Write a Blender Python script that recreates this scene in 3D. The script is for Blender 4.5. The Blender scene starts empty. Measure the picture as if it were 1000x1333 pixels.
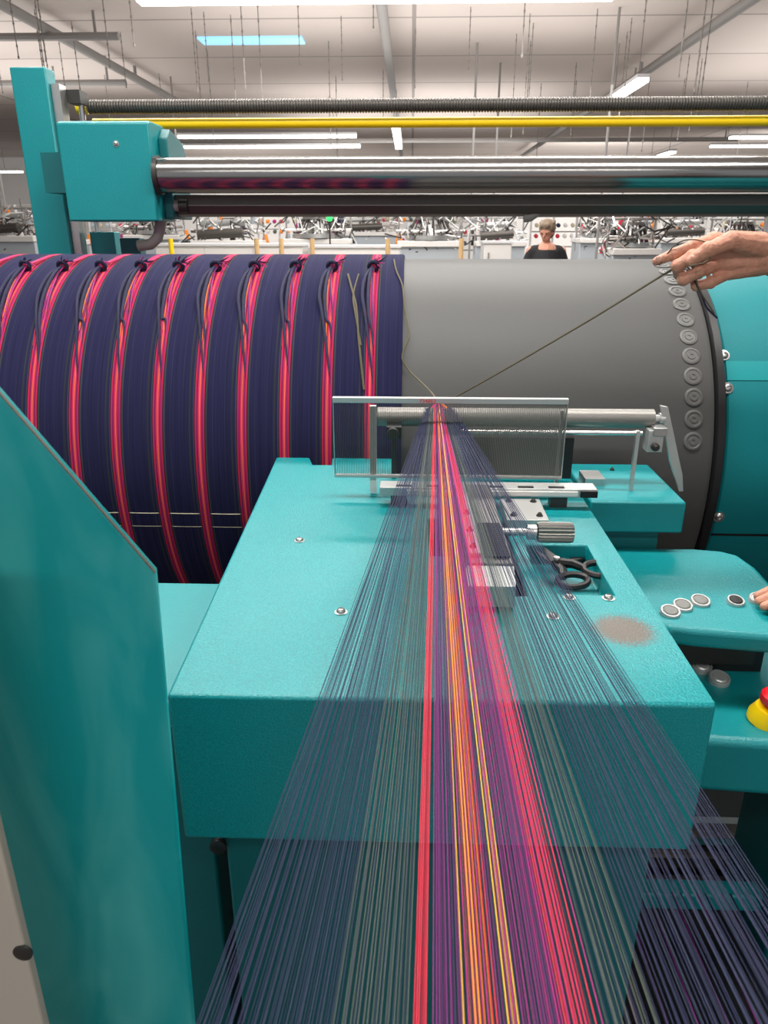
import bpy, bmesh, math, random
from mathutils import Vector, Matrix
random.seed(7)
S=bpy.context.scene
S.view_settings.view_transform='Standard'
S.view_settings.look='None'
S.view_settings.exposure=0.0
V=Vector
F=960.0; PITCH=math.radians(20.8); YAW=math.radians(2.0); H=1.62
C0=V((0,0,H))
FW=V((-math.sin(YAW)*math.cos(PITCH), math.cos(YAW)*math.cos(PITCH), -math.sin(PITCH)))
RT=V((math.cos(YAW), math.sin(YAW),0))
UP=RT.cross(FW)
def W(u,v,Y=None,Z=None,X=None):
    """surveyed point: sight line meets a real plane of the scene"""
    d=FW+RT*((u-500)/F)+UP*((666.5-v)/F)
    if Y is not None: t=Y/d.y
    elif Z is not None: t=(Z-H)/d.z
    else: t=X/d.x
    return C0+d*t
def lin(c):
    o=[]
    for x in c[:3]:
        x/=255.0
        o.append(x/12.92 if x<=0.04045 else ((x+0.055)/1.055)**2.4)
    return (o[0],o[1],o[2],1)
# ---------------------------------------------------------------- materials
def mat(name,c,rough=.5,metal=0,bump=0,bscale=200,var=0,vscale=5,emit=0,spec=.5,coat=0):
    m=bpy.data.materials.new(name); m.use_nodes=True
    nt=m.node_tree; b=nt.nodes['Principled BSDF']
    b.inputs['Base Color'].default_value=lin(c); b.inputs['Roughness'].default_value=rough
    b.inputs['Metallic'].default_value=metal
    b.inputs['Specular IOR Level'].default_value=spec
    b.inputs['Coat Weight'].default_value=coat
    if emit:
        b.inputs['Emission Color'].default_value=lin(c); b.inputs['Emission Strength'].default_value=emit
    geo=nt.nodes.new('ShaderNodeNewGeometry')
    if bump:
        n=nt.nodes.new('ShaderNodeTexNoise'); n.inputs['Scale'].default_value=bscale; n.inputs['Detail'].default_value=2
        bp=nt.nodes.new('ShaderNodeBump'); bp.inputs['Strength'].default_value=bump; bp.inputs['Distance'].default_value=.002
        nt.links.new(geo.outputs['Position'],n.inputs['Vector'])
        nt.links.new(n.outputs['Fac'],bp.inputs['Height']); nt.links.new(bp.outputs['Normal'],b.inputs['Normal'])
    if var:
        n=nt.nodes.new('ShaderNodeTexNoise'); n.inputs['Scale'].default_value=vscale; n.inputs['Detail'].default_value=5
        nt.links.new(geo.outputs['Position'],n.inputs['Vector'])
        mx=nt.nodes.new('ShaderNodeMix'); mx.data_type='RGBA'
        k=lin(c)
        mx.inputs[6].default_value=tuple(x*(1-var) for x in k[:3])+(1,)
        mx.inputs[7].default_value=tuple(min(1,x*(1+var)+var*.02) for x in k[:3])+(1,)
        nt.links.new(n.outputs['Fac'],mx.inputs[0]); nt.links.new(mx.outputs[2],b.inputs['Base Color'])
    return m
TEAL=(0,133,138)
M={}
M['teal']=mat('teal_paint',TEAL,.38,0,.35,420,.10,6)
M['tealmatt']=mat('teal_paint_matt',(0,118,124),.55,0,.2,420,.08,6,spec=.3)
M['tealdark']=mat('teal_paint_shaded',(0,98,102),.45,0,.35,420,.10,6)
M['teallight']=mat('teal_band',(18,140,144),.5,0,.2,400,spec=.3)
M['steel']=mat('brushed_steel',(190,190,188),.32,.9,.1,300)
M['rollsteel']=mat('ground_steel_roller',(150,148,146),.2,1,.03,260)
M['chrome']=mat('chrome',(205,200,198),.16,1)
M['alu']=mat('aluminium',(190,192,190),.42,.55)
M['darkmetal']=mat('dark_metal',(62,60,58),.45,.5)
M['midmetal']=mat('grey_steel_channel',(92,88,84),.4,.6)
M['dullsteel']=mat('dull_cast_steel',(135,133,128),.45,.7,.2,300)
M['black']=mat('black_plastic',(18,18,20),.45)
M['rubber']=mat('grey_rubber',(120,120,117),.55)
M['grey']=mat('drum_grey',(76,76,75),.55,.1,.08,300,.12,3)
M['disc']=mat('dull_grey_disc',(92,92,90),.5,.2)
M['yellow']=mat('yellow_paint',(250,208,8),.35)
M['red']=mat('red_plastic',(225,30,40),.35)
M['white']=mat('white_laminate',(225,222,218),.5)
M['dullwhite']=mat('aged_white_paint',(178,170,158),.6)
M['wood']=mat('pale_wood',(205,170,120),.6)
M['skin']=mat('skin',(196,138,114),.55,0,.9,150,.30,90)
M['nail']=mat('finger_nail',(232,180,160),.3)
M['hair']=mat('dark_hair',(40,30,26),.6,0,.6,150)
M['hairblond']=mat('ash_brown_hair',(122,104,86),.7,0,.9,90)
M['shirtblack']=mat('black_cotton',(20,20,24),.8)
M['jean']=mat('navy_trousers',(35,40,60),.8)
M['lampwhite']=mat('lamp_diffuser',(255,250,245),.5,emit=7)
M['lamphouse']=mat('lamp_housing',(215,215,215),.5)
M['sky']=mat('skylight_glass',(140,200,230),.4,emit=1.0)
M['olivey']=mat('olive_cord',(92,86,66),.8)
M['navyY']=mat('navy_yarn',(34,40,74),.75)
M['navyY2']=mat('slate_yarn',(48,58,82),.75)
M['oliveY']=mat('sage_yarn',(88,98,88),.75)
M['redY']=mat('red_yarn',(210,44,70),.75)
M['magY']=mat('magenta_yarn',(176,38,122),.75)
M['purY']=mat('purple_yarn',(122,38,116),.75)
M['orY']=mat('orange_yarn',(244,142,48),.75)
M['yelY']=mat('yellow_yarn',(230,184,56),.75)
M['pink']=mat('pink_yarn_bundle',(190,40,76),.8,0,.5,700)
M['navyB']=mat('navy_yarn_bundle',(34,34,66),.8,0,.5,700)
M['cream']=mat('cream_cord',(200,190,165),.8)
M['floor']=mat('workshop_floor',(84,76,70),.6,0,.1,30,.2,3)
M['wall']=mat('painted_wall',(232,229,225),.8,0,0,1,.05,1)
M['pipe']=mat('grey_conduit',(145,142,139),.6)
M['cable']=mat('chain_grey',(125,120,115),.6)
M['glovedark']=mat('dark_panel',(24,26,30),.5)
M['bluem']=mat('machine_pale_blue',(175,182,188),.5)
M['green']=mat('signal_green',(40,220,90),.4,emit=2)
M['trim']=mat('grey_brown_edge',(105,98,90),.6)

def nodes(m): return m.node_tree, m.node_tree.nodes['Principled BSDF']
def ceil_mat():
    m=mat('ceiling_panels',(205,190,180),.85); nt,b=nodes(m)
    g=nt.nodes.new('ShaderNodeNewGeometry'); br=nt.nodes.new('ShaderNodeTexBrick')
    br.offset=0.0
    br.inputs['Scale'].default_value=1; br.inputs['Brick Width'].default_value=9; br.inputs['Row Height'].default_value=2.4
    br.inputs['Mortar Size'].default_value=.03
    br.inputs['Color1'].default_value=lin((208,197,190)); br.inputs['Color2'].default_value=lin((201,190,183)); br.inputs['Mortar'].default_value=lin((152,144,139))
    nt.links.new(g.outputs['Position'],br.inputs['Vector']); nt.links.new(br.outputs['Color'],b.inputs['Base Color'])
    return m
M['ceil']=ceil_mat()
PER=.099; XS=-.092
def warp_mat():
    m=mat('striped_warp',(28,28,62),.85,spec=.15); nt,b=nodes(m); N=nt.nodes.new; L=nt.links.new
    g=N('ShaderNodeNewGeometry'); sp=N('ShaderNodeSeparateXYZ'); L(g.outputs['Position'],sp.inputs[0])
    a=N('ShaderNodeMath'); a.operation='SUBTRACT'; L(sp.outputs[0],a.inputs[0]); a.inputs[1].default_value=XS-PER/2
    d=N('ShaderNodeMath'); d.operation='DIVIDE'; L(a.outputs[0],d.inputs[0]); d.inputs[1].default_value=PER
    f=N('ShaderNodeMath'); f.operation='FLOORED_MODULO'; L(d.outputs[0],f.inputs[0]); f.inputs[1].default_value=1
    r=N('ShaderNodeValToRGB'); r.color_ramp.interpolation='CONSTANT'
    nv=(34,34,68); nv2=(31,31,62)
    st=[(0,nv),(.09,(48,48,70)),(.10,nv2),(.15,nv),(.24,(48,50,56)),(.28,nv),(.34,(66,66,62)),(.36,nv2),(.385,(184,38,70)),(.415,(142,34,98)),(.44,(48,20,44)),(.45,(202,46,84)),
        (.485,(222,108,74)),(.51,(202,46,84)),(.54,(48,20,44)),(.55,(140,34,96)),(.58,(184,38,70)),(.61,nv2),(.635,(62,62,60)),(.67,nv),(.80,(48,48,70)),(.81,nv),(.90,nv2),(.93,nv)]
    el=r.color_ramp.elements
    el[0].position=0; el[0].color=lin(st[0][1]); el[1].position=st[1][0]; el[1].color=lin(st[1][1])
    for p,c in st[2:]:
        e=el.new(p); e.color=lin(c)
    L(f.outputs[0],r.inputs[0])
    mp=N('ShaderNodeMapping'); mp.inputs['Scale'].default_value=(800,5,5); L(g.outputs['Position'],mp.inputs[0])
    n=N('ShaderNodeTexNoise'); n.inputs['Scale'].default_value=1; n.inputs['Detail'].default_value=1; L(mp.outputs[0],n.inputs['Vector'])
    mr=N('ShaderNodeMapRange'); mr.inputs[1].default_value=.3; mr.inputs[2].default_value=.7; mr.inputs[3].default_value=.72; mr.inputs[4].default_value=1.15; L(n.outputs['Fac'],mr.inputs[0])
    mx=N('ShaderNodeMix'); mx.data_type='RGBA'; mx.blend_type='MULTIPLY'; mx.inputs[0].default_value=1
    L(r.outputs[0],mx.inputs[6]); L(mr.outputs[0],mx.inputs[7]); L(mx.outputs[2],b.inputs['Base Color'])
    return m
M['warp']=warp_mat()
def table_mat():
    m=mat('teal_table_paint',TEAL,.34,0,.5,380); nt,b=nodes(m); N=nt.nodes.new; L=nt.links.new
    g=N('ShaderNodeNewGeometry'); c=W(812,820,Z=1.15)
    vm=N('ShaderNodeVectorMath'); vm.operation='DISTANCE'; L(g.outputs['Position'],vm.inputs[0]); vm.inputs[1].default_value=c
    n=N('ShaderNodeTexNoise'); n.inputs['Scale'].default_value=300; n.inputs['Detail'].default_value=4; L(g.outputs['Position'],n.inputs['Vector'])
    mr=N('ShaderNodeMapRange'); mr.inputs[1].default_value=.022; mr.inputs[2].default_value=.058; mr.inputs[3].default_value=.62; mr.inputs[4].default_value=-.1; L(vm.outputs['Value'],mr.inputs[0])
    ad=N('ShaderNodeMath'); ad.operation='ADD'; L(mr.outputs[0],ad.inputs[0]); L(n.outputs['Fac'],ad.inputs[1])
    m2=N('ShaderNodeMapRange'); m2.inputs[1].default_value=.68; m2.inputs[2].default_value=1.0; L(ad.outputs[0],m2.inputs[0])
    n2=N('ShaderNodeTexNoise'); n2.inputs['Scale'].default_value=650; L(g.outputs['Position'],n2.inputs['Vector'])
    r=N('ShaderNodeValToRGB'); el=r.color_ramp.elements; el[0].position=.38; el[0].color=lin((0,126,132)); el[1].position=.66; el[1].color=lin((14,152,156)); L(n2.outputs['Fac'],r.inputs[0])
    mx=N('ShaderNodeMix'); mx.data_type='RGBA'; L(m2.outputs[0],mx.inputs[0]); L(r.outputs[0],mx.inputs[6]); mx.inputs[7].default_value=lin((98,90,82)); L(mx.outputs[2],b.inputs['Base Color'])
    return m
M['table']=table_mat()
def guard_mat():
    m=mat('guard_teal_painted_reflection',(0,150,155),.3); nt,b=nodes(m); N=nt.nodes.new; L=nt.links.new
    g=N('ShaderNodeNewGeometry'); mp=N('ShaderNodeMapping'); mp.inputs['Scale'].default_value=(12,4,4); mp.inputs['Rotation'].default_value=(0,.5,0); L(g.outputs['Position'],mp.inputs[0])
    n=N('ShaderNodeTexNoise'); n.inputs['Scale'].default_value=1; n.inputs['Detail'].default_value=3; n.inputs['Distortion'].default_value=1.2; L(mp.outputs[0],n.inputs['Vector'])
    r=N('ShaderNodeValToRGB'); el=r.color_ramp.elements; el[0].position=.40; el[0].color=lin((0,148,152)); el[1].position=.80; el[1].color=lin((75,176,174)); L(n.outputs['Fac'],r.inputs[0]); L(r.outputs[0],b.inputs['Base Color'])  # pale swirls put cloudy reflections into the base colour
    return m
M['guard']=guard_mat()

# ---------------------------------------------------------------- mesh builder
class MB:
    def __init__(s): s.bm=bmesh.new(); s.m=[]
    def mi(s,m):
        if m not in s.m: s.m.append(m)
        return s.m.index(m)
    def face(s,vs,m):
        try: f=s.bm.faces.new(vs)
        except ValueError: return
        f.material_index=s.mi(m); f.smooth=True
    def box(s,x0,x1,y0,y1,z0,z1,m,rot=None,piv=None):
        p=[V((x,y,z)) for z in (z0,z1) for y in (y0,y1) for x in (x0,x1)]
        if rot is not None:
            piv=piv or V(((x0+x1)/2,(y0+y1)/2,(z0+z1)/2)); p=[rot@(q-piv)+piv for q in p]
        v=[s.bm.verts.new(q) for q in p]
        for a in ((0,2,3,1),(4,5,7,6),(0,1,5,4),(2,6,7,3),(0,4,6,2),(1,3,7,5)): s.face([v[i] for i in a],m)
        return s
    def prism(s,pts,vec,m):
        vec=V(vec); a=[s.bm.verts.new(V(p)) for p in pts]; b=[s.bm.verts.new(V(p)+vec) for p in pts]; n=len(a)
        s.face(a[::-1],m); s.face(b,m)
        for i in range(n): s.face([a[i],a[(i+1)%n],b[(i+1)%n],b[i]],m)
        return s
    def tube(s,pts,r,m,n=8,cap=True,closed=False,flat=1.0):
        pts=[V(p) for p in pts]; k=len(pts)
        if not hasattr(r,'__len__'): r=[r]*k
        t0=(pts[1]-pts[0]).normalized(); u=t0.orthogonal().normalized(); rings=[]
        for i in range(k):
            if closed: t=(pts[(i+1)%k]-pts[i-1])
            else: t=(pts[min(i+1,k-1)]-pts[max(i-1,0)])
            t=t.normalized() if t.length>1e-9 else t0
            u=(u-t*u.dot(t)).normalized(); w=t.cross(u)
            rings.append([s.bm.verts.new(pts[i]+(u*math.cos(2*math.pi*j/n)+w*math.sin(2*math.pi*j/n)*flat)*r[i]) for j in range(n)])
        for i in range(k if closed else k-1):
            A=rings[i];B=rings[(i+1)%k]
            for j in range(n): s.face([A[j],A[(j+1)%n],B[(j+1)%n],B[j]],m)
        if cap and not closed:
            s.face(rings[0][::-1],m); s.face(rings[-1],m)
        return s
    def lathe(s,c,axis,prof,m,n=32,caps=True):
        c=V(c);ax=V(axis).normalized();u=ax.orthogonal().normalized();w=ax.cross(u);rings=[]
        for t,r in prof: rings.append([s.bm.verts.new(c+ax*t+(u*math.cos(2*math.pi*j/n)+w*math.sin(2*math.pi*j/n))*r) for j in range(n)])
        for i in range(len(rings)-1):
            A=rings[i];B=rings[i+1]
            for j in range(n): s.face([A[j],A[(j+1)%n],B[(j+1)%n],B[j]],m)
        if caps: s.face(rings[0][::-1],m); s.face(rings[-1],m)
        return s
    def ball(s,c,r,m,sc=(1,1,1),n=12):
        mt=Matrix.Translation(V(c))@Matrix.Diagonal((r*sc[0],r*sc[1],r*sc[2],1))
        g=bmesh.ops.create_uvsphere(s.bm,u_segments=n,v_segments=max(6,n//2+2),radius=1,matrix=mt)
        i=s.mi(m)
        for v in g['verts']:
            for f in v.link_faces: f.material_index=i; f.smooth=True
        return s
    def cap(s,p,q,r0,r1,m,n=12):
        s.tube([p,q],[r0,r1],m,n); s.ball(p,r0,m,n=n); s.ball(q,r1,m,n=n); return s
    def make(s,name,parent=None,label=None,category=None,group=None,kind=None,bevel=0,seg=2,recalc=True,sharp=38):
        bm=s.bm
        if recalc: bmesh.ops.recalc_face_normals(bm,faces=bm.faces[:])
        xs=[v.co for v in bm.verts]
        o=V(((min(c.x for c in xs)+max(c.x for c in xs))/2,(min(c.y for c in xs)+max(c.y for c in xs))/2,min(c.z for c in xs)))
        for v in bm.verts: v.co-=o
        me=bpy.data.meshes.new(name); bm.to_mesh(me); bm.free()
        for m in s.m: me.materials.append(M[m])
        if sharp: me.set_sharp_from_angle(angle=math.radians(sharp))
        ob=bpy.data.objects.new(name,me); S.collection.objects.link(ob)
        if parent is not None: ob.parent=parent; ob.location=o-parent.location
        else: ob.location=o
        if bevel:
            b=ob.modifiers.new('bevel','BEVEL'); b.width=bevel; b.segments=seg; b.limit_method='ANGLE'; b.angle_limit=math.radians(40)
        if label: ob['label']=label
        if category and parent is None: ob['category']=category
        if group: ob['group']=group
        if kind: ob['kind']=kind
        return ob
def thing(name,loc,label,category,group=None):
    e=bpy.data.objects.new(name,None); e.empty_display_size=.05; e.location=loc; S.collection.objects.link(e)
    e['label']=label; e['category']=category
    if group: e['group']=group
    return e
def structure(mb,name,label=None,**k):
    return mb.make(name,kind='structure',label=label,**k)
def smoothpath(pts,sub=5):
    P=[V(p) for p in pts]; out=[]
    for i in range(len(P)-1):
        p0=P[max(i-1,0)];p1=P[i];p2=P[i+1];p3=P[min(i+2,len(P)-1)]
        for s in range(sub):
            t=s/sub; out.append(.5*((2*p1)+(p2-p0)*t+(2*p0-5*p1+4*p2-p3)*t*t+(-p0+3*p1-3*p2+p3)*t*t*t))
    out.append(P[-1]); return out
def smoothr(r,sub=5):
    o=[]
    for i in range(len(r)-1): o+=[r[i]+(r[i+1]-r[i])*s/sub for s in range(sub)]
    return o+[r[-1]]

# ================================================================ SETTING
CZ=4.4
structure(MB().box(-22,22,-5,33,-.1,0,'floor'),'floor','grey brown workshop floor')
structure(MB().box(-22,22,-5,33,CZ,CZ+.15,'ceil'),'ceiling','warm white panelled factory ceiling')
structure(MB().box(-22,22,32,32.2,0,CZ,'wall'),'wall_back','white painted factory wall')
k0=W(270,60,Z=CZ);k1=W(390,42,Z=CZ)
structure(MB().box(k0.x,k1.x,k0.y-.2,k1.y+.2,CZ-.03,CZ+.02,'sky'),'window_1','pale blue skylight panel')
for x,y0,y1,r in ((-5.0,6,17.6,.07),(-.4,6,30,.07),(4.0,6,30,.07)):
    MB().tube([(x,y0,4.2),(x,y1,4.2)],r,'pipe',10).box(x-.02,x+.02,8,8.05,4.2,CZ,'pipe').box(x-.02,x+.02,15,15.05,4.2,CZ,'pipe').make('ceiling_conduit',label='grey metal conduit hung under the ceiling',category='pipe',group='ceiling conduits running lengthwise')
for x0,x1,y,z in ((-9,-4.9,14.2,4.0),(-7,8,20.5,3.75),(-12,-4,11.5,4.1)):
    MB().tube([(x0,y,z),(x1,y,z)],.05,'pipe',8).box(x0+.3,x0+.33,y-.015,y+.015,z,CZ,'pipe').box(x1-.33,x1-.3,y-.015,y+.015,z,CZ,'pipe').make('ceiling_crossbar',label='grey steel crossbar hung below the ceiling',category='pipe',group='ceiling crossbars')
def lamp(p0,p1,hz=3.6,power=0):
    p0=V(p0);p1=V(p1);mid=(p0+p1)/2
    e=thing('ceiling_lamp',(mid.x,mid.y,hz),'long white fluorescent lamp hanging from the ceiling','lamp','fluorescent ceiling lamps')
    al=abs(p1.x-p0.x)>abs(p1.y-p0.y); h=.09
    if al: a=(p0.x,p1.x,mid.y-h,mid.y+h)
    else: a=(mid.x-h,mid.x+h,p0.y,p1.y)
    MB().box(*a,hz+.05,hz+.1,'lamphouse').make('lamp_housing',e)
    i=.01
    MB().box(a[0]+i,a[1]-i,a[2]+i,a[3]-i,hz,hz+.05,'lampwhite').make('lamp_diffuser',e)
    for s in (.15,.85):
        q=p0.lerp(p1,s); MB().tube([(q.x,q.y,hz+.1),(q.x,q.y,CZ)],.006,'cable',5).make('suspension_wire',e)
    if power:
        l=bpy.data.lights.new('lamp_glow','AREA'); l.shape='RECTANGLE'; l.size=max(a[1]-a[0],.3); l.size_y=max(a[3]-a[2],.3); l.energy=power; l.color=(1,.97,.93)
        o=bpy.data.objects.new('lamp_glow',l); S.collection.objects.link(o); o.location=(mid.x,mid.y,hz-.03)
def LX(u0,u1,v,hz=3.6):
    a=W(u0,v,Z=hz);b=W(u1,v,Z=hz);return (a.x,a.y,hz),(b.x,a.y,hz)
lamp(*LX(180,795,5),power=130)
lamp(*LX(232,465,180),power=60)
lamp(*LX(240,470,193))
lamp((3.24,12,3.6),(3.24,13.9,3.6),power=60)
lamp((-.35,17,3.6),(-.35,21,3.6))
lamp((7.0,22.2,3.6),(7.0,24.5,3.6))
lamp(*LX(950,1090,181)); lamp(*LX(925,1060,192)); lamp(*LX(-120,32,225))
lamp((-2.3,3.9,3.6),(1.9,3.9,3.6),power=150)
lamp((-2.3,1.4,3.6),(1.9,1.4,3.6),power=110)
lamp((-2.3,-1.6,3.6),(1.9,-1.6,3.6),power=60)
base=None
for i in range(64):
    x=random.uniform(-6.5,7.5); y=random.uniform(8.5,17); ln=random.uniform(.7,1.5)
    if base is None:
        mb=MB(); mb.tube([(0,0,0),(0,0,1)],.006,'cable',5)
        for k in range(9): mb.ball((0,0,k*.115+.02),.011,'cable',(1,1,1.8),6)
        base=mb.make('hanging_chain',label='thin grey chain hanging from the ceiling',category='chain',group='chains hanging from the ceiling')
        o=base
    else:
        o=base.copy(); S.collection.objects.link(o)
    o.location=(x,y,CZ-ln); o.scale=(1,1,ln)

# ================================================================ BACKGROUND HALL
def cabinet(x0,x1,y,zt,label):
    e=thing('cabinet',((x0+x1)/2,y,0),label,'cabinet','white workshop cabinets')
    MB().box(x0,x1,y,y+.6,0,zt-.03,'white').make('body',e,bevel=.005)
    MB().box(x0-.02,x1+.02,y-.03,y+.62,zt-.03,zt,'lamphouse').make('worktop',e)
    n=max(1,int((x1-x0)/.6)); w=(x1-x0)/n
    for i in range(n):
        d=MB().box(x0+i*w+.01,x0+(i+1)*w-.01,y-.02,y,.1,zt-.06,'white').make('door',e)
        hd=MB().box(x0+i*w+.05,x0+i*w+.07,y-.04,y-.02,zt-.3,zt-.15,'steel').make('handle',None); hd.parent=d; hd.location=V((x0+i*w+.06,y-.03,zt-.3))-e.location-d.location
cabinet(-3.3,-1.4,10,1.48,'white workshop cabinet with plain doors')
cabinet(-1.3,-.15,10,1.46,'white workshop cabinet with plain doors')
cabinet(1.02,1.4,11,1.5,'white workshop cabinet with plain doors')
for u,c in ((335,'wood'),(367,'wood'),(407,'wood'),(505,'wood'),(600,'wood'),(224,'yellow')):
    p=W(u,333,Y=9.6)
    MB().lathe((p.x,9.6,0),(0,0,1),[(0,.035),(1.0,.035),(1.0,.03),(p.z+.20,.03)],c,10).make('wooden_post',label='upright pale wooden yarn beam post' if c=='wood' else 'upright yellow painted post',category='post',group='upright posts by the cabinets')
cols=['redY','navyY','cream','white','magY','oliveY','white','orY','bluem','lamphouse','black']
def knit(x,y,top,seed,wide=.8,style=0,label='grey textile machine with yarn cones and steel arms'):
    rnd=random.Random(seed)
    e=thing('textile_machine',(x,y,0),label,'machine','textile machines in the hall')
    b=MB()
    b.box(x-wide*.6,x+wide*.6,y-.35,y+.35,.1,top-.42,'bluem').box(x-wide*.62,x+wide*.62,y-.4,y+.4,top-.46,top-.38,'white')
    for sx in (-.5,.5):
        for sy in (-.25,.25): b.box(x+sx*wide-.04,x+sx*wide+.04,y+sy-.04,y+sy+.04,0,.12,'black')
    b.make('machine_body',e,bevel=.01)
    f=MB()
    for sx in (-.6,-.2,.2,.6): f.tube([(x+sx*wide,y,top-.6),(x+sx*wide,y,top+rnd.uniform(-.05,.15))],.014,'pipe',6)
    f.tube([(x-wide*.65,y,top-.02),(x+wide*.65,y,top-.02)],.02,'steel',6)
    f.tube([(x-wide*.65,y-.2,top-.25),(x+wide*.65,y-.2,top-.25)],.025,'chrome',8)
    for k in range(34):
        px=x+rnd.uniform(-.65,.65)*wide; pz=top-rnd.uniform(.0,.4)
        f.tube([(px,y-.1,pz),(px+rnd.uniform(-.15,.15),y-.3,pz+rnd.uniform(-.15,.15)),(px+rnd.uniform(-.2,.2),y-.35,pz-rnd.uniform(0,.2))],.011,rnd.choice(['darkmetal','steel','alu','pipe','chrome','midmetal']),5)
    f.make('steel_frame',e)
    h=MB()
    if style==0:
        h.lathe((x,y-.05,top-.42),(0,0,1),[(0,.32*wide),(.04,.34*wide),(.05,.48*wide),(.11,.48*wide),(.12,.26*wide),(.26,.2*wide)],'steel',24)
        for k in range(18):
            a=k/18*6.28; h.tube([(x+math.cos(a)*.46*wide,y-.05+math.sin(a)*.3*wide,top-.34),(x+math.cos(a)*.26*wide,y-.05+math.sin(a)*.15*wide,top-.06)],.012,'midmetal',5)
        h.lathe((x,y-.05,top-.10),(0,0,1),[(0,.28*wide),(.04,.28*wide)],'dullsteel',20)
    else:
        h.tube([(x-wide*.5,y-.3,top-.30),(x+wide*.3,y-.3,top-.27)],.07,'midmetal',14)
        h.tube([(x-wide*.5,y-.1,top-.15),(x+wide*.3,y-.1,top-.12)],.05,'alu',12)
    h.make('machine_head',e)
    for k in range(7):
        px=x+(-.6+k*.2)*wide
        MB().lathe((px,y+.12,top-.45+(k%3)*.15),(0,0,1),[(0,.055),(.01,.06),(.15,.032),(.155,.02)],cols[rnd.randrange(len(cols))],10).make('yarn_cone',e)
def atu(u,Y): return W(u,300,Y=Y).x
for u,Y,top,w,st in ((20,11,1.95,.7,1),(75,13,1.88,.8,0),(300,12.0,1.88,.85,1),(415,12.4,1.90,.85,0),(560,11.4,1.88,.75,0),(650,13,1.86,.65,1),(778,14,1.9,.6,0),(822,10.5,1.80,.5,0),(890,14,1.9,.8,1),(960,12,1.82,.65,0),(205,14,1.95,.8,0),(480,17,2.0,1,1),(1030,11,1.85,.6,1)):
    knit(atu(u,Y),Y,top,int(u),w,st)
def creel(x,y,top,seed,w=1.6):
    rnd=random.Random(seed)
    e=thing('yarn_creel',(x,y,0),'open steel yarn rack loaded with small coloured cones','rack','yarn racks in the hall')
    f=MB()
    for sx in (-.5,-.17,.17,.5): f.box(x+sx*w-.02,x+sx*w+.02,y-.02,y+.02,0,top,'lamphouse')
    for k in range(6): f.box(x-w/2,x+w/2,y-.015,y+.015,.6+k*(top-.62)/5,.63+k*(top-.62)/5,'pipe')
    f.make('rack_frame',e)
    for i in range(9):
        for k in range(3):
            MB().lathe((x-w/2+.12+i*(w-.24)/8,y-.12,top-.3-k*.24),(0,1,0.15),[(0,.028),(.01,.05),(.09,.045),(.1,.02)],cols[rnd.randrange(len(cols))],9).make('yarn_cone',e)
for u,Y,t in ((40,18,2.2),(160,19,2.3),(500,20,2.2),(615,18,2.15),(735,19,2.3),(870,17,2.2),(990,18,2.3),(350,20,2.4)):
    creel(atu(u,Y),Y,t,int(u))
for u,Y in ((612,13.5),(641,15),(779,11.6),(806,15.5),(12,13.5),(98,15),(240,16)):
    x=atu(u,Y)
    MB().tube([(x,Y,0),(x,Y,CZ)],.018,'pipe',6).lathe((x,Y,0),(0,0,1),[(0,.08),(.02,.08)],'pipe',10).make('service_pole',label='thin grey service pole from floor to ceiling',category='pole',group='service poles')
p=W(843,287,Y=12.4)
mb=MB(); mb.tube([p+V((math.cos(a)*.11,0,math.sin(a)*.13)) for a in [(-60+i*30)*math.pi/180 for i in range(11)]],.022,'orY',6)
mb.tube([p-V((0,0,.15)),V((p.x,p.y,0))],.015,'pipe',6)
mb.make('ring_marker',label='orange open ring marker on a thin stand',category='sign')
p=W(429,284,Y=11.6)
mb=MB(); mb.tube([(p.x,p.y,0),p],.012,'black',6); mb.ball(p,.045,'green'); mb.make('signal_lamp',label='green signal light on a thin pole',category='lamp')

# ================================================================ BODIES (voxel-fused)
def fused(mb,name,voxel,parent=None,smooth=6,**k):
    o=mb.make(name,parent,recalc=False,sharp=0,**k)
    r=o.modifiers.new('fuse','REMESH'); r.mode='VOXEL'; r.voxel_size=voxel; r.use_smooth_shade=True
    s=o.modifiers.new('soft','SMOOTH'); s.iterations=smooth; s.factor=.5
    return o
def head(mb,c,f,sc=1.0,m='skin',tilt=0):
    """c head centre, f facing dir (horizontal), tilt forward in radians"""
    c=V(c); f=V(f).normalized(); s=V((0,0,1)).cross(f); up=V((0,0,1))
    f2=f*math.cos(tilt)-up*math.sin(tilt); u2=up*math.cos(tilt)+f*math.sin(tilt)
    R=lambda a,b,z: c+(f2*a+s*b+u2*z)*sc
    mb.ball(R(-.01,0,.03),.090*sc,m,(1,1,1.1),16)
    mb.ball(R(.02,0,-.04),.062*sc,m,(1,1,1.2),14)
    mb.ball(R(.045,0,-.085),.028*sc,m)
    mb.cap(R(.085,0,.015),R(.104,0,-.02),.009*sc,.013*sc,m,8)
    mb.cap(R(.072,-.02,-.055),R(.072,.02,-.055),.012*sc,.012*sc,m,8)
    for q in (-1,1):
        mb.ball(R(-.005,q*.086,-.01),.024*sc,m,(.7,.5,1.2),8)
        mb.cap(R(.072,q*.015,.035),R(.066,q*.048,.035),.011*sc,.009*sc,m,8)
    return R
px=W(713,300,Y=9.5).x; py=9.5
e=thing('person',(px,py,0),'woman in a black t-shirt standing and looking down','person')
b=MB(); R=head(b,(px-.02,py-.06,1.61),(-.6,-1,0),.92,tilt=.38)
b.cap((px,py+.02,1.44),(px-.01,py-.02,1.54),.052,.048,'skin')
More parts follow.
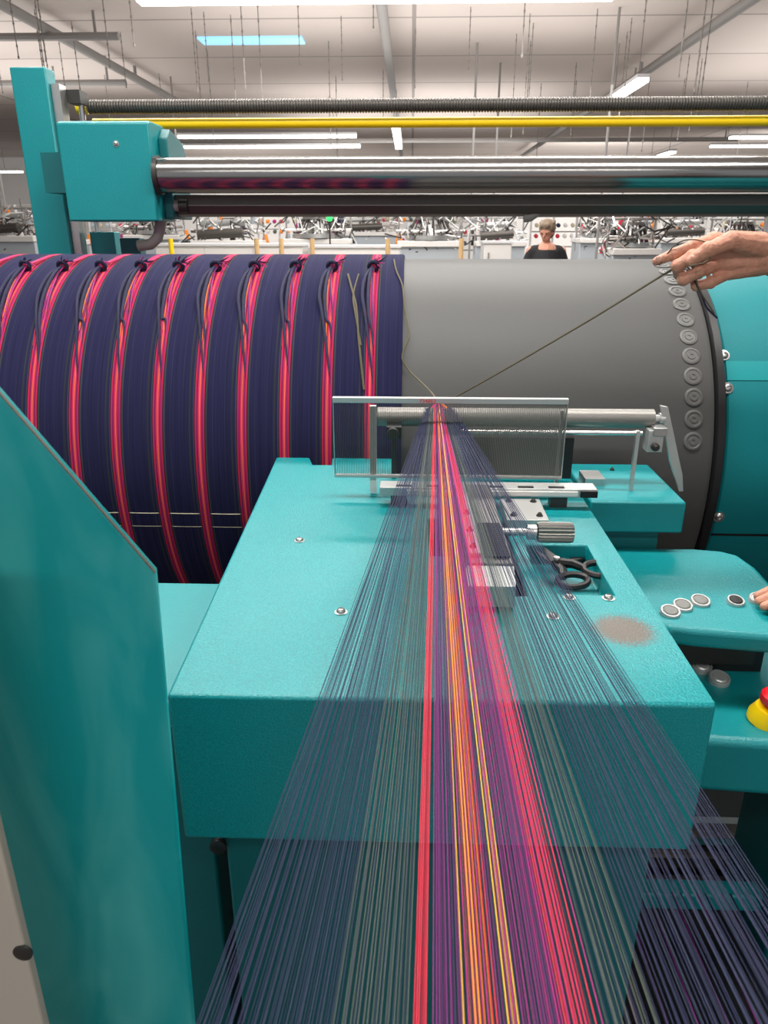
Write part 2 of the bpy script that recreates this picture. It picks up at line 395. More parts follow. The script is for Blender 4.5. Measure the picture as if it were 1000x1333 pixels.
for q in (-1,1):
    b.cap((px+q*.09,py,.95),(px+q*.1,py,.5),.085,.06,'skin'); b.cap((px+q*.1,py,.5),(px+q*.1,py,.08),.055,.04,'skin'); b.cap((px+q*.1,py,.04),(px+q*.1,py-.16,.035),.04,.035,'skin')
    b.cap((px+q*.19,py,1.41),(px+q*.25,py-.02,1.13),.05,.04,'skin'); b.cap((px+q*.25,py-.02,1.13),(px+q*.12,py-.28,1.10),.038,.028,'skin')
    b.cap((px+q*.12,py-.28,1.10),(px+q*.08,py-.36,1.09),.03,.022,'skin')
    for k in range(4): b.cap((px+q*.08+k*.016-.024,py-.37,1.09),(px+q*.07+k*.016-.024,py-.43,1.07),.009,.008,'skin',6)
    b.cap((px+q*.07-q*.03,py-.33,1.10),(px+q*.03,py-.38,1.09),.01,.009,'skin',6)
b.cap((px,py,.95),(px,py,1.38),.13,.14,'skin')
fused(b,'body',.010,e,smooth=4)
t=MB(); t.cap((px-.14,py,1.40),(px+.14,py,1.40),.075,.075,'shirtblack'); t.cap((px-.06,py,1.435),(px+.06,py,1.435),.06,.06,'shirtblack'); t.tube([(px,py,.93),(px,py,1.1),(px,py,1.3),(px,py,1.42)],[.2,.17,.19,.15],'shirtblack',16)
for q in (-1,1): t.cap((px+q*.17,py,1.39),(px+q*.25,py-.01,1.2),.07,.06,'shirtblack')
fused(t,'tshirt',.014,e)
tt=MB()
for q in (-1,1): tt.cap((px+q*.09,py,.92),(px+q*.1,py,.5),.11,.08,'jean'); tt.cap((px+q*.1,py,.5),(px+q*.1,py,.1),.08,.065,'jean')
fused(tt,'trousers',.014,e)
t=MB(); t.ball(R(-.035,0,.055),.100,'hairblond',(1,1,1.02),14); t.ball(R(-.055,0,-.01),.082,'hairblond'); t.ball(R(.035,.03,.105),.036,'hairblond'); t.ball(R(.035,-.03,.105),.036,'hairblond')
rh=random.Random(5)
for k in range(26):
    a=rh.uniform(0,6.28); z=rh.uniform(-.03,.10); t.ball(R(-.035+math.cos(a)*.085-.02,math.sin(a)*.088,z+.02),.020,'hairblond',n=6)
fused(t,'hair',.009,e,smooth=1)
for q in (-1,1): MB().ball(R(.080,q*.030,.018),.007,'black').make('eye',e)

# ================================================================ DRUM
YC,ZC,RD=2.15,1.05,.5
def D(th,r,x): a=math.radians(th); return V((x,YC-r*math.sin(a),ZC+r*math.cos(a)))
drum=thing('warping_drum',(-.5,YC,0),'large dark grey cylindrical warping drum','machine drum')
MB().lathe((-1.75,YC,ZC),(1,0,0),[(0,.48),(0,RD),(2.44,RD),(2.45,RD-.004)],'grey',160).make('drum_shell',drum)
MB().lathe((.702,YC,ZC),(1,0,0),[(0,RD),(.004,RD+.006),(.02,RD+.006),(.024,RD-.01),(.03,.3)],'black',160).make('drum_rim',drum,label='black rim of the drum')
MB().tube([(-1.9,YC,ZC),(.72,YC,ZC)],.06,'darkmetal',20).make('axle',drum)
b=MB()
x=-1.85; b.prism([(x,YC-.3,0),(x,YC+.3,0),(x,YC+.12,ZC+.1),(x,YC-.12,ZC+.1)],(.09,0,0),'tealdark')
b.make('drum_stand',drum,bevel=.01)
def th_of_v(v,r=RD):
    el=math.atan((666.5-v)/F)-PITCH; best=None
    for i in range(100,1200):
        th=i/10; p=D(th,r,0); e2=math.atan2(p.z-H,p.y)
        d=abs(e2-el)
        if best is None or d<best[0]: best=(d,th)
    return best[1]
t0=th_of_v(437); t9=th_of_v(571); stp=(t9-t0)/5
for k in range(-6,6):
    th=t0+k*stp
    c=D(th,RD-.0015,.652); nrm=(D(th,1,0)-D(th,0,0))
    b=MB().lathe(c,nrm,[(0,.0215),(.003,.0215),(.004,.020),(.004,.0155),(.0028,.0145),(.0028,.0095),(.0042,.0085),(.0042,.004),(.0030,.0032)],'disc',28)
    b.make('clamping_disc',drum,label='round grey clamping disc on the drum rim')
hs=thing('headstock',(1.2,YC,0),'rounded teal drum drive housing with panel seams','machine housing')
MB().lathe((.735,YC,ZC),(1,0,0),[(0,.3),(0,.478),(.004,.482),(1.0,.482),(1.0,.3)],'tealmatt',128).make('housing_cover',hs)
b=MB()
def arc(x0,x1,ta,tb,r0,r1,m,b,n=8):
    for i in range(n):
        a=ta+(tb-ta)*i/n; c=ta+(tb-ta)*(i+1)/n
        b.prism([D(a,r0,x0),D(c,r0,x0),D(c,r1,x0),D(a,r1,x0)],(x1-x0,0,0),m)
tb=th_of_v(467,.485);tc=th_of_v(492,.485)
arc(.737,1.72,tb,tc,.47,.4835,'teallight',b)
b.make('seam_strip',hs,label='lighter teal seam strip')
b=MB(); td=th_of_v(690,.485); arc(.737,1.72,td,td+.6,.47,.484,'black',b,2); b.make('panel_joint',hs,label='dark joint line between panels')
def bolt(p,n,parent,r=.0085,m='steel'):
    n=V(n).normalized()
    MB().lathe(p,n,[(0,r*1.35),(.001,r*1.35),(.0012,r),(.003,r*.95),(.0055,r*.65),(.006,r*.42),(.0035,r*.4)],m,16).make('bolt',parent)
for u,v in ((943,460),(948,502),(937,668)):
    th=th_of_v(v,.484)
    q=W(u,v,Y=D(th,.484,0).y); c=D(th,.483,q.x); bolt(c,D(th,1,0)-D(th,0,0),hs,.010)
MB().box(.76,1.72,YC-.38,YC+.38,.0,.8,'tealdark').make('housing_base',hs,bevel=.02)

RW=.512
wp=thing('warp_sheet',(-.9,YC,ZC-RW),'navy warp with pink and red stripes wound on the drum','yarn')
MB().lathe((-1.72,YC,ZC),(1,0,0),[(0,RD+.001),(0,RW),(1.698,RW),(1.702,RW-.003),(1.702,RD+.001)],'warp',180,caps=False).make('wound_yarn',wp)
for v in (672,689):
    th=th_of_v(v,RW); mb=MB()
    pts=[]
    for k in range(17,0,-1):
        xc=XS-PER*k+PER*.5
        pts+=[D(th,RW-.003,xc-.045),D(th,RW+.0008,xc-.03),D(th,RW+.0012,xc),D(th,RW+.0008,xc+.03),D(th,RW-.003,xc+.045)]
    mb.tube(pts,.0010,'cream',5)
    mb.make('lease_cord',wp,label='cream lease cord woven through the warp')
for k in range(0,15):
    x=XS-PER*k; rk=random.Random(k)
    e=thing('yarn_knot',D(22,RW,x),'knotted bundle of pink and navy yarn ends on the warp','knot','tied section ends on the drum')
    sx=-.010+rk.uniform(-.004,.004)
    tk=21
    K=D(tk,RW+.012,x+sx+.004)
    mb=MB()
    cl=('pink','magY','orY','pink','purY','navyB','magY')
    for j in range(7):
        o=(j-3)*.0030; te=rk.uniform(46,60)
        pth=smoothpath([D(te+6,RW-.0003,x+o),D(te*.7+tk*.3,RW+.0016,x+o*.95+sx*.25+rk.uniform(-.002,.002)),D(te*.35+tk*.65,RW+.005,x+o*.6+sx*.8),K+V((rk.uniform(-.003,.003),0,0))])
        mb.tube(pth,smoothr([.0004,.0010,.0016,.0018]),cl[j],6)
    for j in range(4):
        o=(j-1.5)*.004
        mb.tube(smoothpath([K,D(15,RW+.006,x+o+.005),D(7,RW+.001,x+o+.005),D(-2,RW-.001,x+o)]),smoothr([.0018,.0014,.0010,.0006]),'pink' if j%2 else 'magY',6)
    mb.make('pink_strand',e)
    mb=MB()
    for q,am,tl in ((-1,.016,52+rk.uniform(-3,3)),(-.2,.016,46+rk.uniform(-3,3))):
        pth=smoothpath([K,D(tk+6,RW+.013,x+sx+q*am*.8),D(tk+14,RW+.009,x+sx+q*am*1.1),D(tk+22,RW+.006,x+sx*.6+q*am*.6),D(tl,RW+.003,x+q*am*.2+.002),D(tl+8,RW-.001,x+.008)])
        mb.tube(pth,smoothr([.0032,.0042,.0044,.0038,.0026,.0010]),'navyB',8)
    for j in range(9):
        a=rk.uniform(-.012,.03); mb.tube([K,K+V((a*.5,-.006,.010)),K+V((a+.010,-.012,.012+rk.uniform(-.018,.014)))],[.0036,.0026,.0005],'navyB' if j%3 else 'magY',6)
    mb.make('navy_strand',e)
    mb=MB(); mb.tube([K+V((math.cos(a)*.011,-.004*math.sin(a)-.003,math.sin(a)*.011)) for a in [i*.6283 for i in range(10)]],.0056,'navyB',8,closed=True)
    mb.ball(K,.010,'pink',(1.2,.8,.8),10); mb.make('knot_loop',e)
def cord(name,pts,r,m,label):
    return MB().tube(smoothpath(pts,6),r,m,6).make(name,label=label,category='cord')
def on(u,v,r=RW+.003):
    th=th_of_v(v,r); y=D(th,r,0).y; q=W(u,v,Y=y); return D(th,r,q.x)
cord('loose_cord',[on(453,357),on(457,372),on(464,400),on(467,440),on(471,480),on(474,508)],.0028,'olivey','olive cord lying over the wound warp')
cord('loose_cord',[on(467,357),on(460,385),on(463,410),on(470,450)],.0022,'olivey','olive cord lying over the wound warp')
cord('loose_cord',[on(513,338),on(516,352),on(524,372),on(527,400),on(533,435),on(527,452),on(524,468),on(535,485),W(556,505,Y=1.62),W(566,517,Y=1.45),W(568,524,Y=1.42)],.0022,'olivey','thin olive cord from the drum to the reed')

# ================================================================ UPPER FRAME (stands behind the drum)
post=thing('frame_post',(-1.23,2.77,0),'teal square machine post with a steel guide rail','post')
MB().box(-1.325,-1.205,2.73,2.80,0,2.125,'teal').make('post_body',post,bevel=.005)
MB().box(-1.203,-1.175,2.75,2.80,.3,2.08,'steel').make('guide_rail',post,label='steel linear guide rail')
MB().tube([(-1.145,2.84,.3),(-1.145,2.84,2.05)],.010,'chrome',10).make('guide_rod',post,label='chrome guide rod')
MB().box(-1.175,-1.13,2.80,2.87,2.03,2.07,'darkmetal').make('rod_holder',post)
MB().box(-1.16,-1.07,2.80,2.86,1.35,1.62,'teal').make('slide_plate',post,bevel=.003)
MB().box(-1.03,-.96,2.74,2.80,1.40,1.60,'tealdark').make('lower_bracket',post,bevel=.003)
post2=thing('frame_post',(1.38,2.8,0),'teal square machine post with a steel guide rail','post')
MB().box(1.31,1.46,2.73,2.92,0,2.138,'teal').make('post_body',post2,bevel=.005)
MB().box(1.28,1.30,2.75,2.80,.3,2.09,'steel').make('guide_rail',post2,label='steel linear guide rail')
MB().tube([(1.225,2.76,.3),(1.225,2.76,2.06)],.010,'chrome',10).make('guide_rod',post2,label='chrome guide rod')
hb=thing('bearing_housing',(-.95,2.69,1.65),'teal sheet-metal bearing housing with rounded back','machine housing')
prof=[(2.52,1.652),(2.52,1.935),(2.54,1.942),(2.66,1.942),(2.70,1.93),(2.71,1.90),(2.71,1.652)]
MB().prism([(-1.105,y,z) for y,z in prof],(.29,0,0),'teal').make('housing_shell',hb,bevel=.005)
MB().prism([(-.815,y,z) for y,z in ((2.60,1.66),(2.60,1.90),(2.64,1.93),(2.78,1.90),(2.82,1.84),(2.82,1.66))],(.03,0,0),'tealdark').make('side_cover',hb,bevel=.004)
bolt(W(151,187,Y=2.52),(0,-1,0),hb,.007)
MB().box(-1.204,-1.106,2.60,2.72,1.74,1.86,'tealdark').make('mounting_plate',hb)
rl=thing('press_roller',(.28,2.55,1.73),'long ground steel press roller above the drum','roller')
MB().lathe((-.80,2.55,1.788),(1,0,0),[(0,.03),(0,.052),(.01,.053),(2.08,.053),(2.08,.03)],'rollsteel',72).make('roller_tube',rl)
MB().lathe((-.813,2.55,1.788),(1,0,0),[(0,.057),(.014,.057)],'darkmetal',48).make('end_collar',rl)
bm_=thing('roller_beam',(.28,2.67,1.66),'grey steel channel beam beneath the press roller','beam')
pr=[(2.615,1.735),(2.61,1.70),(2.625,1.675),(2.66,1.667),(2.73,1.671),(2.76,1.69),(2.76,1.735)]
MB().prism([(-.784,y,z) for y,z in pr],(2.07,0,0),'midmetal').make('channel',bm_,bevel=.004)
pts=[W(u,v,Y=2.62) for u,v in ((240,268),(222,268),(213,272),(209,285),(208,298),(205,310),(196,318),(180,320))]
MB().tube(pts,.018,'pipe',12).lathe(pts[0],(1,0,0),[(-.015,.024),(.014,.024)],'darkmetal',12).make('elbow_pipe',bm_,label='bent grey pipe fitting')
pts=[W(u,v,Y=2.64) for u,v in ((730,262),(712,268),(700,276),(690,283),(682,284))]
MB().tube(pts,.014,'pipe',10).make('elbow_pipe',bm_,label='small bent grey pipe')
yr=thing('yellow_safety_rail',(0,2.97,1.97),'bright yellow round safety rail across the frame','rail')
MB().lathe((-1.16,2.97,1.987),(1,0,0),[(0,.0175),(2.56,.0175)],'yellow',24).make('rail_tube',yr)
h=thing('ribbed_rail',(0,2.94,2.01),'black and grey ribbed spindle rail across the frame','rail')
pr=[]
for i in range(244):
    t=i*.01; pr+=[(t,.0195),(t+.002,.0235),(t+.006,.0235),(t+.008,.0195)]
MB().lathe((-1.16,2.94,2.037),(1,0,0),pr,'midmetal',20).make('ribbed_sleeve',h)
for x in (-1.20,1.285): MB().lathe((x,2.94,2.037),(1,0,0),[(0,.013),(0,.023),(.035,.023),(.035,.013)],'yellow',16).make('end_cap',h,label='yellow end cap')

# ================================================================ CARRIAGE TABLE
ZT=1.15
tbl=thing('machine_table',(.04,1.1,0),'teal painted steel machine table with rounded edges','machine')
fl=W(217,905,Z=ZT); fr=W(938,925,Z=ZT); bl=W(360,595,Z=ZT)
x0=fl.x; x1=fr.x; yf=fl.y; yb=bl.y
top=MB()
P=[(x0,yf),(x1,yf+.002),(x1,1.30),(x1,1.46),(-.03,1.46),(-.03,yb),(W(432,597,Z=ZT).x,yb),(W(430,610,Z=ZT).x,1.52),(W(405,610,Z=ZT).x,1.52),(W(401,600,Z=ZT).x,yb),(bl.x,yb)]
top.prism([(x,y,.95) for x,y in P],(0,0,ZT-.95),'table')
to=top.make('table_top',tbl)
def cut(o,x0,x1,y0,y1,z0,z1):
    c=MB().box(x0,x1,y0,y1,z0,z1,'tealdark').make('cutter')
    bo=o.modifiers.new('b','BOOLEAN'); bo.object=c; bo.operation='DIFFERENCE'; bo.solver='EXACT'
    bpy.context.view_layer.update(); dg=bpy.context.evaluated_depsgraph_get()
    me=bpy.data.meshes.new_from_object(o.evaluated_get(dg)); o.modifiers.clear(); o.data=me
    bpy.data.objects.remove(c)
pk0=W(706,772,Z=ZT); pk1=W(800,772,Z=ZT)
cut(to,.190,pk1.x,pk0.y,1.10,ZT-.035,ZT+.1)
sl0=W(619,774,Z=ZT); sl1=W(687,774,Z=ZT)
cut(to,sl0.x,sl1.x,sl0.y,1.2,ZT-.12,ZT+.1)
cut(to,.035,.075,1.05,1.21,ZT-.05,ZT+.1)
bv=to.modifiers.new('bevel','BEVEL'); bv.width=.004; bv.segments=3; bv.limit_method='ANGLE'; bv.angle_limit=math.radians(45)
b=MB().box(sl0.x+.001,sl1.x-.001,sl0.y+.001,1.199,ZT-.119,ZT-.112,'black').box(sl0.x+.0005,sl0.x+.002,sl0.y+.001,1.199,ZT-.119,ZT-.006,'black').box(sl1.x-.002,sl1.x-.0005,sl0.y+.001,1.199,ZT-.119,ZT-.006,'black')
b.make('slot_liner',tbl,label='black liner of the table slot')
MB().box(.036,.074,1.051,1.209,ZT-.049,ZT-.040,'black').make('slot_liner',tbl,label='black liner of the table slot')
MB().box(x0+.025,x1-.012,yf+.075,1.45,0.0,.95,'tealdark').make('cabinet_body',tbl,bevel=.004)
for u,v in ((390,704),(444,797),(587,801),(720,803),(741,778),(792,779)):
    bolt(W(u,v,Z=ZT),(0,0,1),tbl,.0064)
MB().lathe(W(285,1099,Y=yf+.07),(0,-1,0),[(0,.011),(.006,.011),(.008,.008)],'black',16).make('rubber_stop',tbl)
scb=thing('side_cabinet',(-.5,1.05,0),'teal steel side cabinet beside the table','machine cabinet')
MB().box(-.75,x0-.03,.86,1.243,.96,1.0,'teal').make('top_panel',scb,bevel=.005)
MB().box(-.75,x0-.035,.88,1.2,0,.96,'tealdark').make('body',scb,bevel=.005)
rb=thing('rear_box',(.42,1.47,0),'teal steel box beside the guide roller','machine housing')
MB().box(.352,.535,1.35,1.60,1.07,1.134,'teal').make('box_shell',rb,bevel=.004)
MB().box(.37,.50,1.38,1.58,0,1.07,'tealdark').make('pedestal',rb)
MB().box(.36,.40,1.44,1.50,1.134,1.15,'steel').make('bracket_foot',rb)
bolt(W(797,612,Z=1.134),(0,0,1),rb,.004,'darkmetal')

gr=thing('guide_roller',(.25,1.47,1.15),'slim ground steel guide roller on a swing bracket','roller')
a=W(492,542,Y=1.47); b2=W(850,545,Y=1.47)
z=(a.z+b2.z)/2
MB().lathe((a.x,1.47,z),(1,0,0),[(0,.01),(0,.019),(b2.x-a.x,.019),(b2.x-a.x,.01)],'dullsteel',40).make('roller_tube',gr)
MB().lathe((b2.x,1.47,z),(1,0,0),[(0,.008),(.012,.008),(.012,.012),(.022,.012)],'alu',16).make('axle_end',gr)
p=W(600,562,Y=1.42);q=W(836,564,Y=1.42)
MB().tube([p,q],.0045,'chrome',12).make('guide_rod',gr,label='thin chrome guide rod')
pa=[W(u,v,Y=1.46) for u,v in ((860,528),(870,530),(885,600),(889,618),(890,640),(884,640),(872,600))]
MB().prism(pa,(0,.008,0),'alu').make('swing_arm',gr,bevel=.001)
q=W(851,573,Y=1.44)
MB().box(q.x-.014,q.x+.016,1.43,1.46,q.z-.022,q.z+.022,'alu').lathe((q.x,1.43,q.z-.01),(0,-1,0),[(0,.008),(.01,.008),(.01,.005),(.014,.005)],'darkmetal',14).box(q.x-.006,q.x+.02,1.425,1.46,q.z+.012,q.z+.028,'steel').make('bearing_block',gr,bevel=.001)
q=W(828,580,Y=1.42)
MB().box(q.x-.003,q.x+.004,1.415,1.425,1.134,q.z+.03,'alu').make('rod_support',gr)
q=W(515,562,Y=1.43)
MB().box(q.x-.018,q.x+.012,1.42,1.46,q.z-.012,q.z+.012,'black').lathe((q.x-.005,1.42,q.z),(0,-1,0),[(0,.012),(.012,.012)],'darkmetal',16).box(q.x-.008,q.x+.002,1.43,1.45,ZT,q.z,'darkmetal').make('left_bearing',gr,bevel=.001)
MB().box(.02,.33,1.44,1.455,ZT,ZT+.085,'black').make('rear_angle_plate',gr,label='dark angle plate behind the reed')
rd=thing('reed',(.05,1.32,1.17),'thin metal reed frame with fine vertical wires','reed')
YR=1.32
tl=W(433,518,Y=YR);tr=W(740,523,Y=YR);bt=W(434,618,Y=YR)
zt=(tl.z+tr.z)/2; zb=bt.z
MB().box(tl.x,tr.x,YR-.006,YR+.006,zt-.006,zt+.004,'alu').make('top_bar',rd,bevel=.001)
MB().box(tl.x,tr.x,YR-.004,YR+.004,zb-.004,zb+.002,'alu').make('bottom_bar',rd,bevel=.001)
for x in (tl.x+.001,tr.x-.001): MB().box(x-.0008,x+.0008,YR-.003,YR+.003,zb,zt,'steel').make('side_bar',rd)
w=MB(); n=200
for i in range(1,n):
    x=tl.x+(tr.x-tl.x)*i/n; hw=.00025 if i<90 else .0005; w.box(x-hw,x+hw,YR-.0015,YR+.0015,zb,zt,'midmetal' if i<90 else 'dullsteel')
w.make('reed_wires',rd,recalc=False)
p=W(486,570,Y=YR+.015)
MB().box(p.x-.006,p.x+.006,YR+.007,YR+.018,ZT+.005,W(486,530,Y=YR).z,'white').make('upright_bracket',rd,label='white upright reed bracket')
p=W(728,575,Y=YR+.015)
MB().box(p.x-.003,p.x+.003,YR+.007,YR+.016,ZT+.005,zt-.02,'alu').make('upright_bracket',rd)
cu=bpy.data.curves.new('reed_number','FONT'); cu.body='734863'; cu.size=.010; cu.extrude=.0002
to2=bpy.data.objects.new('tmp',cu); S.collection.objects.link(to2); bpy.context.view_layer.update()
me=bpy.data.meshes.new_from_object(to2.evaluated_get(bpy.context.evaluated_depsgraph_get())); bpy.data.objects.remove(to2)
me.materials.clear(); me.materials.append(M['red'])
tx=bpy.data.objects.new('stamped_number',me); S.collection.objects.link(tx); tx.parent=rd; tx.rotation_euler=(math.pi/2,0,0); pp=W(546,521,Y=YR-.0065); tx.location=V((pp.x,YR-.0065,zt-.0045))-rd.location; tx['label']='small red stamped number on the reed bar'
sr=thing('slide_rail',(.15,1.285,ZT),'pale metal slide rail with slots and screws','rail')
a=W(495,628,Y=1.285);c=W(774,634,Y=1.285)
MB().box(a.x,c.x,1.262,1.30,1.172,1.188,'alu').make('rail_body',sr,bevel=.001)
MB().box(a.x+.05,c.x-.035,1.258,1.262,1.176,1.184,'white').make('scale_strip',sr)
MB().box(c.x-.03,c.x+.0,1.257,1.263,1.174,1.186,'black').make('end_stop',sr)
for i in range(6):
    x=a.x+.03+i*.055; MB().box(x,x+.028,1.268,1.275,1.187,1.1895,'black').make('slot_insert',sr)
for xa,xb in ((a.x+.02,a.x+.05),(c.x-.08,c.x-.05)): MB().box(xa,xb,1.27,1.295,ZT,1.172,'darkmetal').make('spacer',sr)
bk=thing('slide_block',(.137,1.13,ZT-.03),'steel sliding block with comb teeth and adjusting knob','machine part')
BZ=1.205
p=W(609,745,Z=BZ);q=W(673,745,Z=BZ)
p=V((p.x,p.y,BZ)); q=V((q.x,q.y,BZ))
MB().box(p.x,q.x,p.y+.03,1.235,1.12,BZ,'dullsteel').make('block_body',bk,bevel=.002)
MB().prism([(p.x,p.y+.03,BZ-.004),(p.x,p.y,BZ-.02),(p.x,p.y,BZ-.05),(p.x,p.y+.03,BZ-.05)],(q.x-p.x,0,0),'alu').make('front_lip',bk)
for i in range(26):
    yy=p.y+.045+i*.0048; MB().box(p.x+.026,q.x-.004,yy,yy+.0024,BZ,BZ+.004,'darkmetal').make('comb_tooth',bk)
MB().box(p.x+.002,p.x+.022,p.y+.05,1.23,BZ,BZ+.006,'alu').make('cover_plate',bk,bevel=.001)
for dy in (.07,.13,.2):
    bolt(V((p.x+.012,p.y+dy,BZ+.006)),(0,0,1),bk,.004,'darkmetal')
kz=1.200; ka=W(700,688,Z=kz); kb=W(746,688,Z=kz)
g=MB().lathe((q.x,ka.y,kz-.006),(1,0,0),[(0,.006),(max(.002,ka.x-q.x-.01),.006)],'steel',12)
g.lathe((ka.x-.016,ka.y,kz-.006),(1,0,0),[(0,.006),(0,.012),(.014,.012),(.014,.013)],'steel',24)
g.make('knob_shaft',bk)
g=MB()
L_=kb.x-ka.x; ring=[]
for t in (0,.004,L_-.004,L_):
    rr=[(.0160 if j%2 else .0138)*(0.93 if t in (0,L_) else 1) for j in range(36)]
    ring.append([g.bm.verts.new(V((ka.x+t,ka.y+math.cos(j/36*6.283)*rr[j],kz-.006+math.sin(j/36*6.283)*rr[j]))) for j in range(36)])
for i in range(3):
    for j in range(36): g.face([ring[i][j],ring[i][(j+1)%36],ring[i+1][(j+1)%36],ring[i+1][j]],'dullsteel')
g.face(ring[0][::-1],'dullsteel'); g.face(ring[3],'dullsteel'); g.make('knob',bk,label='knurled steel adjusting knob',sharp=20)
MB().box(.165,.235,1.15,1.255,ZT,1.172,'alu').make('mounting_plate',bk,bevel=.001)
for x,y in ((.178,1.17),(.222,1.17),(.178,1.24),(.222,1.24)): bolt(V((x,y,1.172)),(0,0,1),bk,.0045,'darkmetal')
sc=thing('scissors',W(760,750,Z=1.12),'black-handled thread scissors lying in the table recess','scissors')
def loop(cu_,cv,ru,rv,ang,z):
    c=W(cu_,cv,Z=z); pts=[]
    for i in range(24):
        a=i/24*6.2832; dx=math.cos(a)*ru; dy=math.sin(a)*rv; pts.append(c+V((dx*math.cos(ang)-dy*math.sin(ang),dx*math.sin(ang)+dy*math.cos(ang),.003*math.sin(a))))
    return MB().tube(pts,.0052,'black',8,closed=True),c
p_=W(724,735,Z=1.137)
m1,c1=loop(746,756,.024,.015,.35,1.137); m1.tube([c1+V((-.012,.012,0)),c1.lerp(p_,.6),p_],[.006,.0075,.008],'black',8); m1.make('handle',sc)
m2,c2=loop(780,741,.023,.017,.15,1.142); m2.tube([c2+V((-.02,.0,0)),c2.lerp(p_,.6)+V((0,0,.004)),p_+V((0,0,.004))],[.006,.0075,.008],'black',8); m2.make('handle',sc)
d=V((-.35,1,0)).normalized()
for s,zz in ((.14,0),(-.14,.004)):
    dd=Matrix.Rotation(s,3,'Z')@d; nrm=V((-dd.y,dd.x,0))
    MB().prism([p_+V((0,0,zz))-nrm*.009,p_+V((0,0,zz))+nrm*.009,p_+dd*.05+V((0,0,zz))+nrm*.002,p_+dd*.05+V((0,0,zz))-nrm*.002],(0,0,.003),'darkmetal').make('blade',sc)
MB().lathe(p_+V((0,0,.010)),(0,0,1),[(0,.006),(.003,.005)],'steel',12).make('pivot_screw',sc)
MB().prism([W(u,v,Z=1.116) for u,v in ((733,708),(752,712),(762,735),(742,738))],(0,0,.012),'black').make('tool_clip',label='small black clip lying in the table recess',category='clip',bevel=.003)

# ================================================================ YARNS
bands=[(255,430,46,'navyY',.00032),(262,470,14,'navyY2',.00032),(430,532,18,'oliveY',.00034),(436,530,12,'navyY',.00032),
 (538,556,6,'redY',.0005),(562,604,11,'purY',.00042),(566,640,10,'navyY',.00034),(602,606,1,'yelY',.0005),(608,640,5,'magY',.00042),(612,646,6,'orY',.0006),(640,654,3,'redY',.00045),(658,680,3,'yelY',.0005),(648,735,17,'purY',.0004),
 (662,735,12,'magY',.00044),(732,778,8,'redY',.00044),(736,790,6,'magY',.0004),(640,790,12,'navyY',.00034),(784,862,13,'oliveY',.00034),(790,880,12,'navyY',.00032),(868,1112,48,'navyY',.00033),(880,1112,16,'navyY2',.00033)]
labels={'navyY':('navy','fine navy blue warp yarns fanned over the table'),'navyY2':('slate','slate blue warp yarns fanned over the table'),'oliveY':('sage','sage green warp yarns fanned over the table'),
 'redY':('red','bright red warp yarns stretched over the table'),'purY':('purple','purple warp yarns stretched over the table'),'magY':('magenta','magenta pink warp yarns stretched over the table'),
 'orY':('orange','orange warp yarns stretched over the table'),'yelY':('yellow','golden yellow warp yarns stretched over the table')}
mbs={}
rn=random.Random(3)
for ua,ub,n,m,r in bands:
    mb=mbs.setdefault(m,MB())
    for i in range(n):
        u=ua+(ub-ua)*(i+.5)/n+rn.uniform(-1.2,1.2); s=(u-255)/(1112-255)
        e1=W(u,1333,Y=.30)
        st=W(554+s*36+rn.uniform(-1.2,1.2),532+rn.uniform(-2,2),Y=1.40)
        dz=rn.uniform(-.004,.004)
        end=st+(e1+V((0,0,dz))-st)*1.35
        mid=st.lerp(end,.5)+V((0,0,-.002))
        mb.tube([st,mid,end],[r*.9,r,r*1.1],m,5,cap=False)
for m,mb in mbs.items(): mb.make(labels[m][0]+'_warp_yarns',label=labels[m][1],category='yarn',kind='stuff',group='warp yarns fanning from the reed',recalc=False,sharp=0)
G=W(572,529,Y=1.41)
mb=MB()
for j in range(9): mb.tube([W(556+j*4,533,Y=1.40),W(563+j*2.1,528,Y=1.42),G+V((0,.03,.002))],[.0016,.0022,.002],['navyB','pink','magY','navyB','redY','navyB','pink','orY','navyB'][j],6)
mb.make('gathered_yarn_end',label='gathered and tied end of the warp yarns',category='yarn')

# ================================================================ RIGHT CONSOLE
cs=thing('control_console',(.55,1.15,0),'teal machine control console with silver push buttons','control panel')
ZU=1.03
P=[W(u,v,Z=ZU) for u,v in ((800,713),(900,713),(938,716),(962,722),(985,738),(1010,765))]
poly=[(x1+.012,P[0].y)]+[(p.x,p.y) for p in P[1:]]+[(.66,1.05),(.64,1.02),(.46,1.045),(.42,1.055),(.40,1.03),(x1+.012,1.0)]
MB().prism([(x,y,ZU-.035) for x,y in poly],(0,0,.035),'teal').make('upper_panel',cs,bevel=.010,seg=4)
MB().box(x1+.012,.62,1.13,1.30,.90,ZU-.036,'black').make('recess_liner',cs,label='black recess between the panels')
pl=[(x1+.012,.95),(.60,.93),(.78,.93),(.78,1.28),(x1+.012,1.28)]
MB().prism([(x,y,.80) for x,y in pl],(0,0,.10),'teal').make('lower_panel',cs,bevel=.012,seg=4)
MB().box(.70,.76,1.05,1.25,0,.80,'tealdark').make('pedestal',cs,bevel=.01)
MB().box(.46,.60,1.12,1.13,.92,.965,'darkmetal').make('switch_plate',cs)
def button(u,v,Z,r,ring,capm,n=(0,-.25,1)):
    c=W(u,v,Z=Z); n=V(n).normalized()
    MB().lathe(c-n*.004,n,[(0,r),(.010,r),(.012,r*.93),(.012,r*.78),(.010,r*.74)],ring,32).lathe(c-n*.004,n,[(0,r*.73),(.011,r*.73),(.013,r*.6),(.0135,.001)],capm,24).make('push_button',cs)
for u,v in ((872,796),(888,788),(911,782)): button(u,v+3,ZU,.0165,'alu','rubber')
button(957,785,ZU,.0145,'alu','black'); button(987,783,ZU,.0165,'alu','white')
for u,v in ((913,869),(936,885)): button(u,v,.905,.0175,'alu','alu')
